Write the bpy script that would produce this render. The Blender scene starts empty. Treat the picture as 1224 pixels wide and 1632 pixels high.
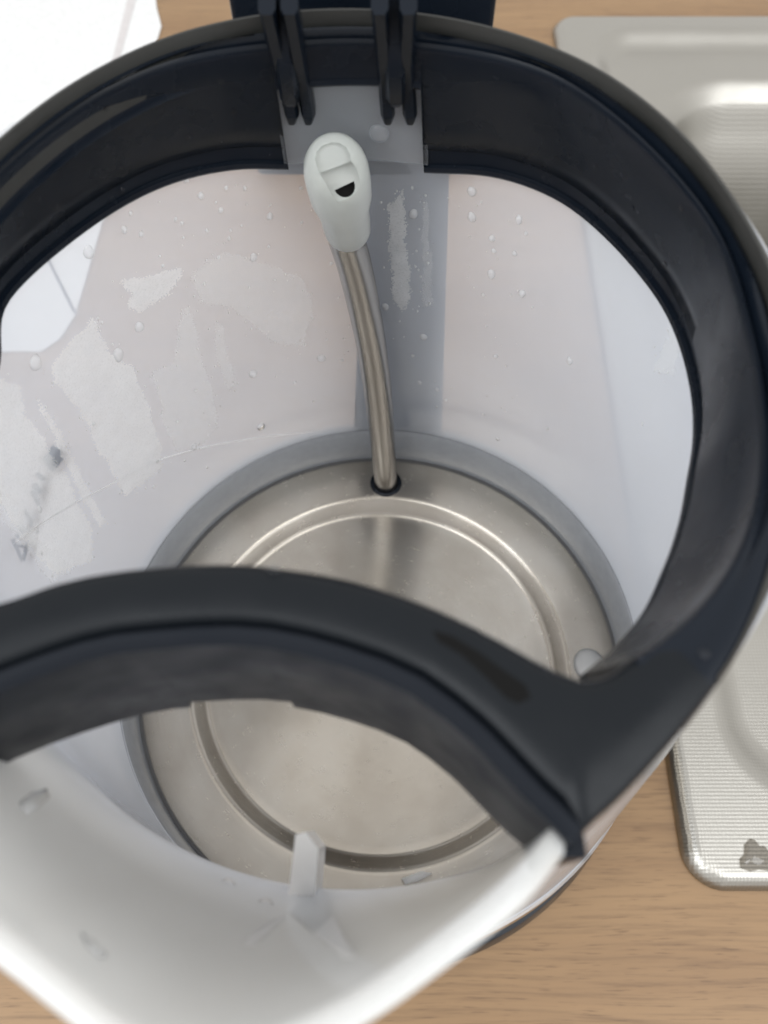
import bpy, bmesh, math, random
import numpy as np
from mathutils import Vector, Matrix

R = math.radians
MM = 0.001
sc = bpy.context.scene
random.seed(7); rng = np.random.default_rng(7)

# ---------------------------------------------------------------- camera
TH = R(27.0)
CAM = np.array([1.2, -62.7, 216.2])            # millimetres; origin = centre of the steel bottom plate
FPX, PW, PH = 1270.0, 1224.0, 1632.0
cam = bpy.data.cameras.new('camera'); camo = bpy.data.objects.new('camera', cam)
sc.collection.objects.link(camo); sc.camera = camo
camo.location = CAM*MM; camo.rotation_euler = (TH, 0, 0)
cam.sensor_fit = 'VERTICAL'; cam.sensor_height = 36; cam.lens = 36*FPX/PH
cam.clip_start = 0.005; cam.clip_end = 50
cam.dof.use_dof = True; cam.dof.focus_distance = 0.160; cam.dof.aperture_fstop = 20.0

# ---------------------------------------------------------------- light: a kitchen lit by its window
w = bpy.data.worlds.new('World'); sc.world = w; w.use_nodes = True
wn = w.node_tree.nodes; wl = w.node_tree.links
bg = wn['Background']; bg.inputs['Strength'].default_value = 0.95
bg.inputs['Color'].default_value = (1.0, 0.985, 0.965, 1)
def area(name, loc, target, sx, sy, power, col):
    l = bpy.data.lights.new(name, 'AREA'); l.shape = 'RECTANGLE'; l.size = sx; l.size_y = sy
    l.energy = power; l.color = col
    o = bpy.data.objects.new(name, l); sc.collection.objects.link(o)
    o.location = loc
    o.rotation_euler = (Vector(target)-Vector(loc)).to_track_quat('-Z', 'Y').to_euler()
    return o
area('window_light', (-0.75, -0.55, 1.15), (0, 0, 0.1), 0.9, 1.2, 11.5, (0.93, 0.965, 1.0))
area('second_window_light', (0.75, -0.55, 1.15), (0, 0, 0.1), 0.9, 1.2, 9.5, (0.96, 0.98, 1.0))
vs = sc.view_settings; vs.view_transform = 'Standard'; vs.look = 'None'; vs.exposure = 0.33; vs.gamma = 1.0
try:
    sc.cycles.transparent_max_bounces = 32; sc.cycles.max_bounces = 14; sc.cycles.transmission_bounces = 10
    sc.cycles.caustics_reflective = False; sc.cycles.caustics_refractive = False
except Exception: pass

# ---------------------------------------------------------------- helpers
def tag(o, label=None, cat=None, group=None, kind=None):
    if label: o['label'] = label
    if cat: o['category'] = cat
    if group: o['group'] = group
    if kind: o['kind'] = kind
    return o
def empty(name, loc=(0,0,0)):
    o = bpy.data.objects.new(name, None); o.location = loc; o.empty_display_size = 0.02
    sc.collection.objects.link(o); return o
def mesh(name, verts, faces, mat, parent=None, smooth=True, sharp=None):
    """verts in millimetres"""
    me = bpy.data.meshes.new(name)
    me.from_pydata([tuple(float(c)*MM for c in v) for v in verts], [], [tuple(int(i) for i in f) for f in faces])
    me.validate()
    bm = bmesh.new(); bm.from_mesh(me)
    bmesh.ops.remove_doubles(bm, verts=bm.verts, dist=1e-7)
    bmesh.ops.recalc_face_normals(bm, faces=bm.faces)
    for f in bm.faces: f.smooth = smooth
    if sharp:
        for e in bm.edges:
            if len(e.link_faces) == 2 and e.calc_face_angle(0) > R(sharp): e.smooth = False
    bm.to_mesh(me); bm.free()
    me.materials.append(mat)
    o = bpy.data.objects.new(name, me); sc.collection.objects.link(o)
    if parent: o.parent = parent
    return o
def grid_faces(n, m, closed_n=False, closed_m=False, off=0):
    F = []
    for i in range(n if closed_n else n-1):
        for j in range(m if closed_m else m-1):
            a = i*m+j; b = ((i+1) % n)*m+j; c = ((i+1) % n)*m+(j+1) % m; d = i*m+(j+1) % m
            F.append((a+off, b+off, c+off, d+off))
    return F
def lathe(name, prof, mat, parent=None, n=128, cx=0, cy=0, sharp=28, closed=False):
    V = []
    for i in range(n):
        a = 2*math.pi*i/n
        for (r, z) in prof: V.append((cx+r*math.cos(a), cy+r*math.sin(a), z))
    return mesh(name, V, grid_faces(n, len(prof), True, closed), mat, parent, True, sharp)
def loft(name, rings, mat, parent=None, cap=True, sharp=35, closed=True):
    m = len(rings[0]); V = [p for r in rings for p in r]
    F = grid_faces(len(rings), m, False, closed)
    if cap: F += [tuple(range(m)), tuple(range((len(rings)-1)*m, len(rings)*m))[::-1]]
    return mesh(name, V, F, mat, parent, True, sharp)
def sm(a, b, x):
    t = np.clip((x-a)/(b-a), 0, 1); return t*t*(3-2*t)

# ---------------------------------------------------------------- materials
def newmat(name):
    m = bpy.data.materials.new(name); m.use_nodes = True
    nt = m.node_tree; nt.nodes.clear()
    out = nt.nodes.new('ShaderNodeOutputMaterial')
    return m, nt, out
def N(nt, t, **kw):
    n = nt.nodes.new(t)
    for k, v in kw.items():
        if k in n.inputs: n.inputs[k].default_value = v
        else: setattr(n, k, v)
    return n
def math_node(nt, op, a, b=None):
    n = nt.nodes.new('ShaderNodeMath'); n.operation = op
    for i, x in enumerate((a, b)):
        if x is None: continue
        if isinstance(x, (int, float)): n.inputs[i].default_value = x
        else: nt.links.new(x, n.inputs[i])
    return n.outputs[0]
def ramp(nt, src, stops):
    r = nt.nodes.new('ShaderNodeValToRGB')
    while len(r.color_ramp.elements) < len(stops): r.color_ramp.elements.new(0.5)
    for e, (p, c) in zip(r.color_ramp.elements, stops):
        e.position = p; e.color = c if len(c) == 4 else (*c, 1)
    nt.links.new(src, r.inputs[0]); return r.outputs[0]
def coords(nt, scale=(1,1,1)):
    tc = nt.nodes.new('ShaderNodeTexCoord'); mp = nt.nodes.new('ShaderNodeMapping')
    mp.inputs['Scale'].default_value = scale
    nt.links.new(tc.outputs['Object'], mp.inputs['Vector']); return mp.outputs['Vector']
def noise(nt, vec, scale, detail=4, rough=0.55):
    n = N(nt, 'ShaderNodeTexNoise', Scale=scale, Detail=detail, Roughness=rough)
    nt.links.new(vec, n.inputs['Vector']); return n.outputs['Fac']

def black_plastic(name, rough=0.3, base=(0.0046, 0.0072, 0.0120), spec=0.18):
    m, nt, out = newmat(name)
    p = N(nt, 'ShaderNodeBsdfPrincipled'); p.inputs['Base Color'].default_value = (*base, 1); p.inputs['Specular IOR Level'].default_value = spec
    v = coords(nt, (1000, 1000, 1000))
    n1 = noise(nt, v, 0.12, 3); n2 = noise(nt, v, 2.2, 4)
    rr = ramp(nt, n1, [(0.35, (rough*0.75,)*3), (0.65, (rough*1.25,)*3)])
    nt.links.new(rr, p.inputs['Roughness'])
    b = N(nt, 'ShaderNodeBump', Strength=0.06, Distance=0.0001); nt.links.new(n2, b.inputs['Height'])
    nt.links.new(b.outputs[0], p.inputs['Normal'])
    nt.links.new(p.outputs[0], out.inputs[0]); return m

def milky(name, keep=0.80, tint=(0.97, 0.95, 0.93), col=(0.78, 0.83, 0.90), gloss=0.12, thick_attr=False, through=0.5, bump=0.0):
    """cloudy polypropylene: part passes straight through, the rest is scattered; the longer the path, the cloudier"""
    m, nt, out = newmat(name)
    g = N(nt, 'ShaderNodeNewGeometry')
    dp = nt.nodes.new('ShaderNodeVectorMath'); dp.operation = 'DOT_PRODUCT'
    nt.links.new(g.outputs['Normal'], dp.inputs[0]); nt.links.new(g.outputs['Incoming'], dp.inputs[1])
    cs = math_node(nt, 'MAXIMUM', math_node(nt, 'ABSOLUTE', dp.outputs['Value']), 0.22)
    ln = math_node(nt, 'DIVIDE', 1.0, cs)
    if thick_attr:
        at = N(nt, 'ShaderNodeAttribute', attribute_name='thick')
        ln = math_node(nt, 'MULTIPLY', ln, at.outputs['Fac'])
    fac = math_node(nt, 'SUBTRACT', 1.0, math_node(nt, 'POWER', keep, ln))
    tr = N(nt, 'ShaderNodeBsdfTransparent', Color=(*tint, 1))
    df = N(nt, 'ShaderNodeBsdfDiffuse', Color=(*col, 1)); tl = N(nt, 'ShaderNodeBsdfTranslucent', Color=(*col, 1))
    mx = N(nt, 'ShaderNodeMixShader', Fac=through); nt.links.new(df.outputs[0], mx.inputs[1]); nt.links.new(tl.outputs[0], mx.inputs[2])
    if thick_attr:
        th = math_node(nt, 'POWER', at.outputs['Fac'], -0.5)
        nt.links.new(math_node(nt, 'MULTIPLY', th, through), mx.inputs[0])
        cr = ramp(nt, th, [(0.62, (0.77, 0.782, 0.778)), (0.95, col)])
        nt.links.new(cr, df.inputs['Color']); nt.links.new(cr, tl.inputs['Color'])
    m2 = N(nt, 'ShaderNodeMixShader'); nt.links.new(fac, m2.inputs[0]); nt.links.new(tr.outputs[0], m2.inputs[1]); nt.links.new(mx.outputs[0], m2.inputs[2])
    c0 = math_node(nt, 'ABSOLUTE', dp.outputs['Value'])
    fr = math_node(nt, 'ADD', 0.03, math_node(nt, 'MULTIPLY', 0.85, math_node(nt, 'POWER', math_node(nt, 'SUBTRACT', 1.0, c0), 5.0)))
    gl = N(nt, 'ShaderNodeBsdfGlossy', Roughness=gloss)
    if bump:
        bp = N(nt, 'ShaderNodeBump', Strength=bump, Distance=0.001); nt.links.new(noise(nt, coords(nt, (1000,)*3), 0.07, 3), bp.inputs['Height'])
        nt.links.new(bp.outputs[0], gl.inputs['Normal'])
    m3 = N(nt, 'ShaderNodeMixShader'); nt.links.new(fr, m3.inputs[0]); nt.links.new(m2.outputs[0], m3.inputs[1]); nt.links.new(gl.outputs[0], m3.inputs[2])
    nt.links.new(m3.outputs[0], out.inputs[0]); return m

def steel(name, col=(0.60, 0.56, 0.50), rough=0.24, aniso=0.0, grain=True, radial=True):
    m, nt, out = newmat(name)
    p = N(nt, 'ShaderNodeBsdfPrincipled', Metallic=1.0, Roughness=rough)
    p.inputs['Base Color'].default_value = (*col, 1)
    v = coords(nt, (1000, 1000, 1000))
    if grain:
        s = coords(nt, (120, 1800, 1000)); nz = noise(nt, s, 1.0, 3)
        r1 = ramp(nt, nz, [(0.3, (rough*0.85,)*3), (0.7, (rough*1.18,)*3)]); nt.links.new(r1, p.inputs['Roughness'])
        b = N(nt, 'ShaderNodeBump', Strength=0.05, Distance=0.00005); nt.links.new(nz, b.inputs['Height']); nt.links.new(b.outputs[0], p.inputs['Normal'])
        st = noise(nt, v, 0.05, 3)
        c1 = ramp(nt, st, [(0.35, tuple(c*0.93 for c in col)), (0.65, tuple(min(1, c*1.05) for c in col))]); nt.links.new(c1, p.inputs['Base Color'])
    if aniso:
        p.inputs['Anisotropic'].default_value = aniso
        if radial:
            t = N(nt, 'ShaderNodeTangent', direction_type='RADIAL', axis='Z'); nt.links.new(t.outputs[0], p.inputs['Tangent'])
    nt.links.new(p.outputs[0], out.inputs[0]); return m

def simple(name, col, rough=0.5, **kw):
    m, nt, out = newmat(name)
    p = N(nt, 'ShaderNodeBsdfPrincipled', Roughness=rough); p.inputs['Base Color'].default_value = (*col, 1)
    for k, v in kw.items(): p.inputs[k].default_value = v
    nz = noise(nt, coords(nt, (1000,)*3), 0.4, 4)
    c1 = ramp(nt, nz, [(0.3, tuple(c*0.95 for c in col)), (0.7, tuple(min(1, c*1.04) for c in col))]); nt.links.new(c1, p.inputs['Base Color'])
    nt.links.new(p.outputs[0], out.inputs[0]); return m

def wood_mat():
    m, nt, out = newmat('oak_laminate')
    p = N(nt, 'ShaderNodeBsdfPrincipled', Roughness=0.42)
    wob = noise(nt, coords(nt, (9, 30, 1)), 1.0, 2)
    tc = nt.nodes.new('ShaderNodeTexCoord')
    ad = nt.nodes.new('ShaderNodeVectorMath'); ad.operation = 'ADD'
    cb = nt.nodes.new('ShaderNodeCombineXYZ'); nt.links.new(math_node(nt, 'MULTIPLY', wob, 0.006), cb.inputs[1])
    nt.links.new(tc.outputs['Object'], ad.inputs[0]); nt.links.new(cb.outputs[0], ad.inputs[1])
    def mp(s):
        q = nt.nodes.new('ShaderNodeMapping'); q.inputs['Scale'].default_value = s; nt.links.new(ad.outputs[0], q.inputs['Vector']); return q.outputs[0]
    broad = noise(nt, mp((5, 70, 1)), 1.0, 3)
    fine = noise(nt, mp((28, 700, 1)), 1.0, 5, 0.65)
    pore = noise(nt, mp((100, 2100, 1)), 1.0, 2, 0.5)
    c0 = ramp(nt, broad, [(0.30, (0.192, 0.109, 0.047)), (0.52, (0.220, 0.130, 0.058)), (0.75, (0.241, 0.145, 0.066))])
    c1 = ramp(nt, fine, [(0.32, (0.70, 0.66, 0.62)), (0.50, (0.98, 0.98, 0.98)), (0.75, (1.06, 1.05, 1.04))])
    c2 = ramp(nt, pore, [(0.30, (0.60, 0.54, 0.48)), (0.39, (1, 1, 1))])
    def mul(a, b):
        q = N(nt, 'ShaderNodeMix', data_type='RGBA', blend_type='MULTIPLY'); q.inputs[0].default_value = 1
        nt.links.new(a, q.inputs[6]); nt.links.new(b, q.inputs[7]); return q.outputs[2]
    nt.links.new(mul(mul(c0, c1), c2), p.inputs['Base Color'])
    b = N(nt, 'ShaderNodeBump', Strength=0.12, Distance=0.0002); nt.links.new(fine, b.inputs['Height']); nt.links.new(b.outputs[0], p.inputs['Normal'])
    nt.links.new(p.outputs[0], out.inputs[0]); return m

def linen_steel():
    m, nt, out = newmat('linen_embossed_steel')
    p = N(nt, 'ShaderNodeBsdfPrincipled', Metallic=1.0, Roughness=0.3)
    p.inputs['Base Color'].default_value = (0.64, 0.60, 0.53, 1)
    tc = nt.nodes.new('ShaderNodeTexCoord'); sx = nt.nodes.new('ShaderNodeSeparateXYZ'); nt.links.new(tc.outputs['Object'], sx.inputs[0])
    pit = 2*math.pi/0.0020
    wob = math_node(nt, 'MULTIPLY', noise(nt, coords(nt, (1000,)*3), 0.25, 2), 0.0011)
    X = math_node(nt, 'MULTIPLY', math_node(nt, 'ADD', sx.outputs[0], wob), pit); Y = math_node(nt, 'MULTIPLY', sx.outputs[1], pit*0.95)
    a = math_node(nt, 'SINE', math_node(nt, 'ADD', X, Y)); b = math_node(nt, 'SINE', math_node(nt, 'SUBTRACT', X, Y))
    h = math_node(nt, 'MULTIPLY', a, b)
    h2 = math_node(nt, 'ADD', h, math_node(nt, 'MULTIPLY', noise(nt, coords(nt, (1000,)*3), 0.9, 3), 0.8))
    bp = N(nt, 'ShaderNodeBump', Strength=0.22, Distance=0.00013); nt.links.new(h2, bp.inputs['Height']); nt.links.new(bp.outputs[0], p.inputs['Normal'])
    rr = ramp(nt, noise(nt, coords(nt, (1000,)*3), 0.03, 4), [(0.35, (0.30,)*3), (0.65, (0.40,)*3)]); nt.links.new(rr, p.inputs['Roughness'])
    cc = ramp(nt, h, [(0.0, (0.34, 0.33, 0.305)), (1.0, (0.385, 0.374, 0.345))]); nt.links.new(cc, p.inputs['Base Color'])
    nt.links.new(p.outputs[0], out.inputs[0]); return m

def fog_mat(name, dens, scale=2.2):
    """film of tiny condensed droplets"""
    m, nt, out = newmat(name)
    v = coords(nt, (1000,)*3)
    n1 = noise(nt, v, scale, 3, 0.7); n2 = noise(nt, v, 0.10, 3)
    f = ramp(nt, n1, [(0.25, (dens*0.75,)*3), (0.45, (dens,)*3), (0.75, (min(1, dens*1.08),)*3)])
    f2 = math_node(nt, 'MULTIPLY', f, ramp(nt, n2, [(0.30, (0.72,)*3), (0.7, (1.0,)*3)]))
    sz = nt.nodes.new('ShaderNodeSeparateXYZ'); nt.links.new(v, sz.inputs[0])
    mr = N(nt, 'ShaderNodeMapRange', interpolation_type='SMOOTHSTEP'); nt.links.new(sz.outputs[2], mr.inputs['Value'])
    mr.inputs['From Min'].default_value = 24; mr.inputs['From Max'].default_value = 52
    f2 = math_node(nt, 'MULTIPLY', f2, mr.outputs[0])
    tr = N(nt, 'ShaderNodeBsdfTransparent')
    df = N(nt, 'ShaderNodeBsdfDiffuse', Color=(0.95, 0.96, 0.95, 1)); tl = N(nt, 'ShaderNodeBsdfTranslucent', Color=(0.95, 0.96, 0.95, 1))
    mx = N(nt, 'ShaderNodeMixShader', Fac=0.45); nt.links.new(df.outputs[0], mx.inputs[1]); nt.links.new(tl.outputs[0], mx.inputs[2])
    m2 = N(nt, 'ShaderNodeMixShader'); nt.links.new(f2, m2.inputs[0]); nt.links.new(tr.outputs[0], m2.inputs[1]); nt.links.new(mx.outputs[0], m2.inputs[2])
    nt.links.new(m2.outputs[0], out.inputs[0]); return m

def water_mat():
    m, nt, out = newmat('water')
    fr = N(nt, 'ShaderNodeLayerWeight', Blend=0.22)
    gl = N(nt, 'ShaderNodeBsdfGlossy', Roughness=0.04)
    rf = N(nt, 'ShaderNodeBsdfTransparent', Color=(0.97, 0.98, 1, 1))
    df = N(nt, 'ShaderNodeBsdfTranslucent', Color=(0.99, 1.0, 1.0, 1))
    d2 = N(nt, 'ShaderNodeBsdfDiffuse', Color=(0.99, 1.0, 1.0, 1))
    md = N(nt, 'ShaderNodeMixShader', Fac=0.5); nt.links.new(df.outputs[0], md.inputs[1]); nt.links.new(d2.outputs[0], md.inputs[2])
    m0 = N(nt, 'ShaderNodeMixShader', Fac=0.58); nt.links.new(rf.outputs[0], m0.inputs[1]); nt.links.new(md.outputs[0], m0.inputs[2])
    m1 = N(nt, 'ShaderNodeMixShader'); nt.links.new(fr.outputs['Fresnel'], m1.inputs[0]); nt.links.new(m0.outputs[0], m1.inputs[1]); nt.links.new(gl.outputs[0], m1.inputs[2])
    nt.links.new(m1.outputs[0], out.inputs[0]); return m

M_BLACK = black_plastic('black_plastic', 0.25)
M_FILTER = black_plastic('filter_plastic', 0.4, (0.0075, 0.0095, 0.0135), spec=0.12)
M_GLOSS = black_plastic('glossy_black_plastic', 0.16)
M_MATT = black_plastic('matt_black_plastic', 0.30, (0.0062, 0.0078, 0.0100), spec=0.15)
M_EDGE = black_plastic('matt_edge_plastic', 0.55, (0.022, 0.0225, 0.021), spec=0.5)
M_BODY = milky('milky_plastic', 0.735, tint=(0.99,0.98,0.975), col=(0.86,0.915,1.0), thick_attr=True, through=0.40, bump=0.2)
M_VENT = milky('milky_vent_plastic', 0.80, col=(0.55, 0.60, 0.66), gloss=0.15)
M_FIN = milky('milky_fin_plastic', 0.06, col=(0.98, 0.98, 0.975), through=0.15)
M_CAP = milky('silicone', 0.36, col=(0.79, 0.82, 0.79), gloss=0.3)
M_PLATE = steel('brushed_steel_plate', (0.60, 0.555, 0.49), 0.22, 0.5)
def plate_mat():
    m, nt, out = newmat('brushed_bottom_steel')
    p = N(nt, 'ShaderNodeBsdfPrincipled', Metallic=1.0, Roughness=0.22)
    tc = nt.nodes.new('ShaderNodeTexCoord'); sx = nt.nodes.new('ShaderNodeSeparateXYZ'); nt.links.new(tc.outputs['Object'], sx.inputs[0])
    r = math_node(nt, 'SQRT', math_node(nt, 'ADD', math_node(nt, 'MULTIPLY', sx.outputs[0], sx.outputs[0]), math_node(nt, 'MULTIPLY', sx.outputs[1], sx.outputs[1])))
    cb = nt.nodes.new('ShaderNodeCombineXYZ'); nt.links.new(math_node(nt, 'MULTIPLY', r, 2600), cb.inputs[0])
    nt.links.new(math_node(nt, 'MULTIPLY', math_node(nt, 'ARCTAN2', sx.outputs[1], sx.outputs[0]), 5.0), cb.inputs[1])
    g = noise(nt, cb.outputs[0], 1.0, 3, 0.6)
    v = coords(nt, (1000,)*3); st = noise(nt, v, 0.045, 4); ch = noise(nt, v, 0.35, 5, 0.7)
    rr = ramp(nt, g, [(0.3, (0.20,)*3), (0.7, (0.27,)*3)])
    rough = math_node(nt, 'ADD', rr, math_node(nt, 'MULTIPLY', ramp(nt, ch, [(0.52, (0, 0, 0)), (0.75, (1, 1, 1))]), 0.05))
    nt.links.new(rough, p.inputs['Roughness'])
    c1 = ramp(nt, st, [(0.32, (0.375, 0.342, 0.297)), (0.5, (0.425, 0.394, 0.347)), (0.68, (0.45, 0.424, 0.382))]); nt.links.new(c1, p.inputs['Base Color'])
    b = N(nt, 'ShaderNodeBump', Strength=0.035, Distance=0.00005); nt.links.new(g, b.inputs['Height']); nt.links.new(b.outputs[0], p.inputs['Normal'])
    p.inputs['Anisotropic'].default_value = 0.75; p.inputs['Anisotropic Rotation'].default_value = 0.25
    t = N(nt, 'ShaderNodeTangent', direction_type='RADIAL', axis='Z'); nt.links.new(t.outputs[0], p.inputs['Tangent'])
    nt.links.new(p.outputs[0], out.inputs[0]); return m
M_PLATE = plate_mat()
def tube_mat():
    m, nt, out = newmat('drawn_steel_tube')
    p = N(nt, 'ShaderNodeBsdfPrincipled', Metallic=1.0, Roughness=0.24)
    st = noise(nt, coords(nt, (900, 900, 60)), 1.0, 3); sp = noise(nt, coords(nt, (1000,)*3), 0.22, 4, 0.6)
    c1 = ramp(nt, st, [(0.3, (0.40, 0.385, 0.365)), (0.7, (0.405, 0.39, 0.37))]); c2 = ramp(nt, sp, [(0.30, (0.95, 0.95, 0.94)), (0.5, (1, 1, 1))])
    q = N(nt, 'ShaderNodeMix', data_type='RGBA', blend_type='MULTIPLY'); q.inputs[0].default_value = 1
    nt.links.new(c1, q.inputs[6]); nt.links.new(c2, q.inputs[7]); nt.links.new(q.outputs[2], p.inputs['Base Color'])
    nt.links.new(ramp(nt, sp, [(0.3, (0.27,)*3), (0.6, (0.24,)*3)]), p.inputs['Roughness'])
    nt.links.new(p.outputs[0], out.inputs[0]); return m
M_TUBE = tube_mat()
M_BAND = steel('steel_band', (0.62, 0.58, 0.52), 0.2)
M_GREY = simple('grey_inner_band', (0.33, 0.345, 0.365), 0.22)
M_SEAL = simple('grey_seal', (0.10, 0.10, 0.10), 0.4)
M_WOOD = wood_mat()
M_SINK = linen_steel()
M_PAPER = simple('white_paper', (0.565, 0.57, 0.57), 0.6)
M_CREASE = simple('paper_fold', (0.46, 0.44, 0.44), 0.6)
M_INK = simple('dark_ink', (0.05, 0.055, 0.07), 0.5)
M_WATER = water_mat()
def clear_mat():
    m, nt, out = newmat('clear_water')
    tr = N(nt, 'ShaderNodeBsdfTransparent', Color=(0.9, 0.92, 0.95, 1)); gl = N(nt, 'ShaderNodeBsdfGlossy', Roughness=0.02)
    lw = N(nt, 'ShaderNodeFresnel', IOR=1.33); mx = N(nt, 'ShaderNodeMixShader')
    nt.links.new(lw.outputs[0], mx.inputs[0]); nt.links.new(tr.outputs[0], mx.inputs[1]); nt.links.new(gl.outputs[0], mx.inputs[2]); nt.links.new(mx.outputs[0], out.inputs[0]); return m
M_CLEAR = clear_mat()
M_DARK = black_plastic('slot_plastic', 0.5, (0.003, 0.003, 0.003), spec=0.1)  # near-black standing in for shade on the bridge arm and inside the cap's mouth
M_FOG = fog_mat('condensation_film', 0.58)
M_FOG2 = fog_mat('thin_condensation_film', 0.26)
M_SPOT = simple('wet_spot', (0.16, 0.145, 0.12), 0.12, Metallic=0.7)

# ---------------------------------------------------------------- kettle coordinates
# u = angle about the kettle axis, 0 at the spout, positive to the right hand
SA = R(6.5)
EA = np.array([-math.sin(SA), -math.cos(SA)]); EP = np.array([math.cos(SA), -math.sin(SA)])
ZT = 147.5
def cx(z): return -4.5*np.clip((z-14)/133.5, -0.2, 1.05)
def pol(u, r, z):
    u = np.radians(u); return (cx(z)+r*(math.sin(u)*EP[0]+math.cos(u)*EA[0]), r*(math.sin(u)*EP[1]+math.cos(u)*EA[1]), z)
def pq(p, q, z): return (-4.5+p*EP[0]+q*EA[0], p*EP[1]+q*EA[1], z)
def table(us, vs_, sig=3.0):
    """smooth periodic function of u in degrees"""
    us = np.array(us, float); vs_ = np.array(vs_, float); o = np.argsort(us); us, vs_ = us[o], vs_[o]
    g = np.arange(-180, 180, 1.0)
    y = np.interp(g, np.r_[us-360, us, us+360], np.r_[vs_, vs_, vs_])
    k = np.exp(-0.5*(np.arange(-15, 16)/sig)**2); k /= k.sum()
    y = np.convolve(np.r_[y[-15:], y, y[:15]], k, 'valid')
    return lambda u: np.interp((np.asarray(u)+180) % 360, np.r_[g+180, 360], np.r_[y, y[0]])
_ro = [(27.4, 61), (32, 59.4), (36, 58.4), (43, 56.9), (55, 54.9), (75, 53.4), (95, 53.0), (109, 52.9), (118, 53.2), (132, 54.3), (147, 55.6), (162, 55.9)]
R_OUT = table([s*a for s in (1, -1) for a, _ in _ro]+[180], [b for _ in (1, 2) for _, b in _ro]+[56])
_rb = [(0, 71.6), (3, 71.0), (6.8, 69.3), (11.5, 66.9), (14.3, 65.2), (21.2, 61.9), (27.4, 58.7), (33, 56.7), (40, 55.0), (50, 53.4), (60, 52.5), (80, 51.7), (110, 51.4), (140, 52.6), (165, 53.6)]
R_TOP = table([s*a for s in (1, -1) for a, _ in _rb if not (s < 0 and a == 0)]+[180], [b+((2.0 if a > 13 else 0.7) if s < 0 and 9 < a < 30 else 0) for s in (1, -1) for a, b in _rb if not (s < 0 and a == 0)]+[53.8], 1.3)
def cone(u, z): return 68.0-(68.0-55.0)*(z-14)/133.5
def r_in(u, z):
    """inner face of the milky body"""
    f = np.clip((z-94)/(150-94), 0, 1.2)
    f = np.where(f < 0.12, f*f/0.24, f-0.06)/0.94
    dd = R_TOP(u)-54.1; fl = np.where(dd > 0, dd*f, dd*np.clip(f, 1e-4, None)**np.where(np.asarray(u) < 0, 1+2.5*sm(70, 95, -np.asarray(u)), 1+3*sm(128, 146, np.asarray(u))))
    return cone(u, z)-0.9+fl
def ray(px, py):
    d = np.array([(px-PW/2)/FPX, 0, 0])+np.array([0, math.sin(TH), -math.cos(TH)])-(py-PH/2)/FPX*np.array([0, math.cos(TH), math.sin(TH)])
    return d
def on_z(px, py, z):
    d = ray(px, py); return CAM+d*((z-CAM[2])/d[2])
def on_wall(px, py, off=0.0):
    """where the line of sight meets the inner face of the wall (vectorised)"""
    px = np.atleast_1d(np.asarray(px, float)); py = np.atleast_1d(np.asarray(py, float))
    D = np.stack([(px-PW/2)/FPX, math.sin(TH)-(py-PH/2)/FPX*math.cos(TH), -math.cos(TH)-(py-PH/2)/FPX*math.sin(TH)], 1)
    def g(z):
        t = (z-CAM[2])/D[:, 2]; P = CAM+D*t[:, None]
        X = P[:, 0]-cx(z); Y = P[:, 1]
        p = X*EP[0]+Y*EP[1]; q = X*EA[0]+Y*EA[1]; u = np.degrees(np.arctan2(p, q))
        return np.hypot(p, q)-(r_in(u, z)-off), P, u
    lo = np.full(len(px), 145.0); hi = np.full(len(px), 2.0)      # inside at the top, outside at the bottom
    for _ in range(40):
        mid = (lo+hi)/2; v, P, u = g(mid); ins = v < 0
        lo = np.where(ins, mid, lo); hi = np.where(ins, hi, mid)
    v, P, u = g((lo+hi)/2)
    return P, u, (lo+hi)/2

# ================================================================= setting
ZC = -30.0
o4 = [(-900, -500), (900, -500), (900, 700), (-900, 700)]; h4 = [(91.5, -50), (552, -50), (552, 335), (91.5, 335)]
cv = [(x, y, z) for z in (ZC, ZC-38) for x, y in o4+h4]
cf = []
for i in range(4):
    j = (i+1) % 4
    cf += [(i, j, 4+j, 4+i), (8+j, 8+i, 12+i, 12+j), (i, 8+i, 8+j, j), (4+i, 4+j, 12+j, 12+i)]
mesh('countertop', cv, cf, M_WOOD, None, False)
tag(bpy.data.objects['countertop'], kind='structure')

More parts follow.
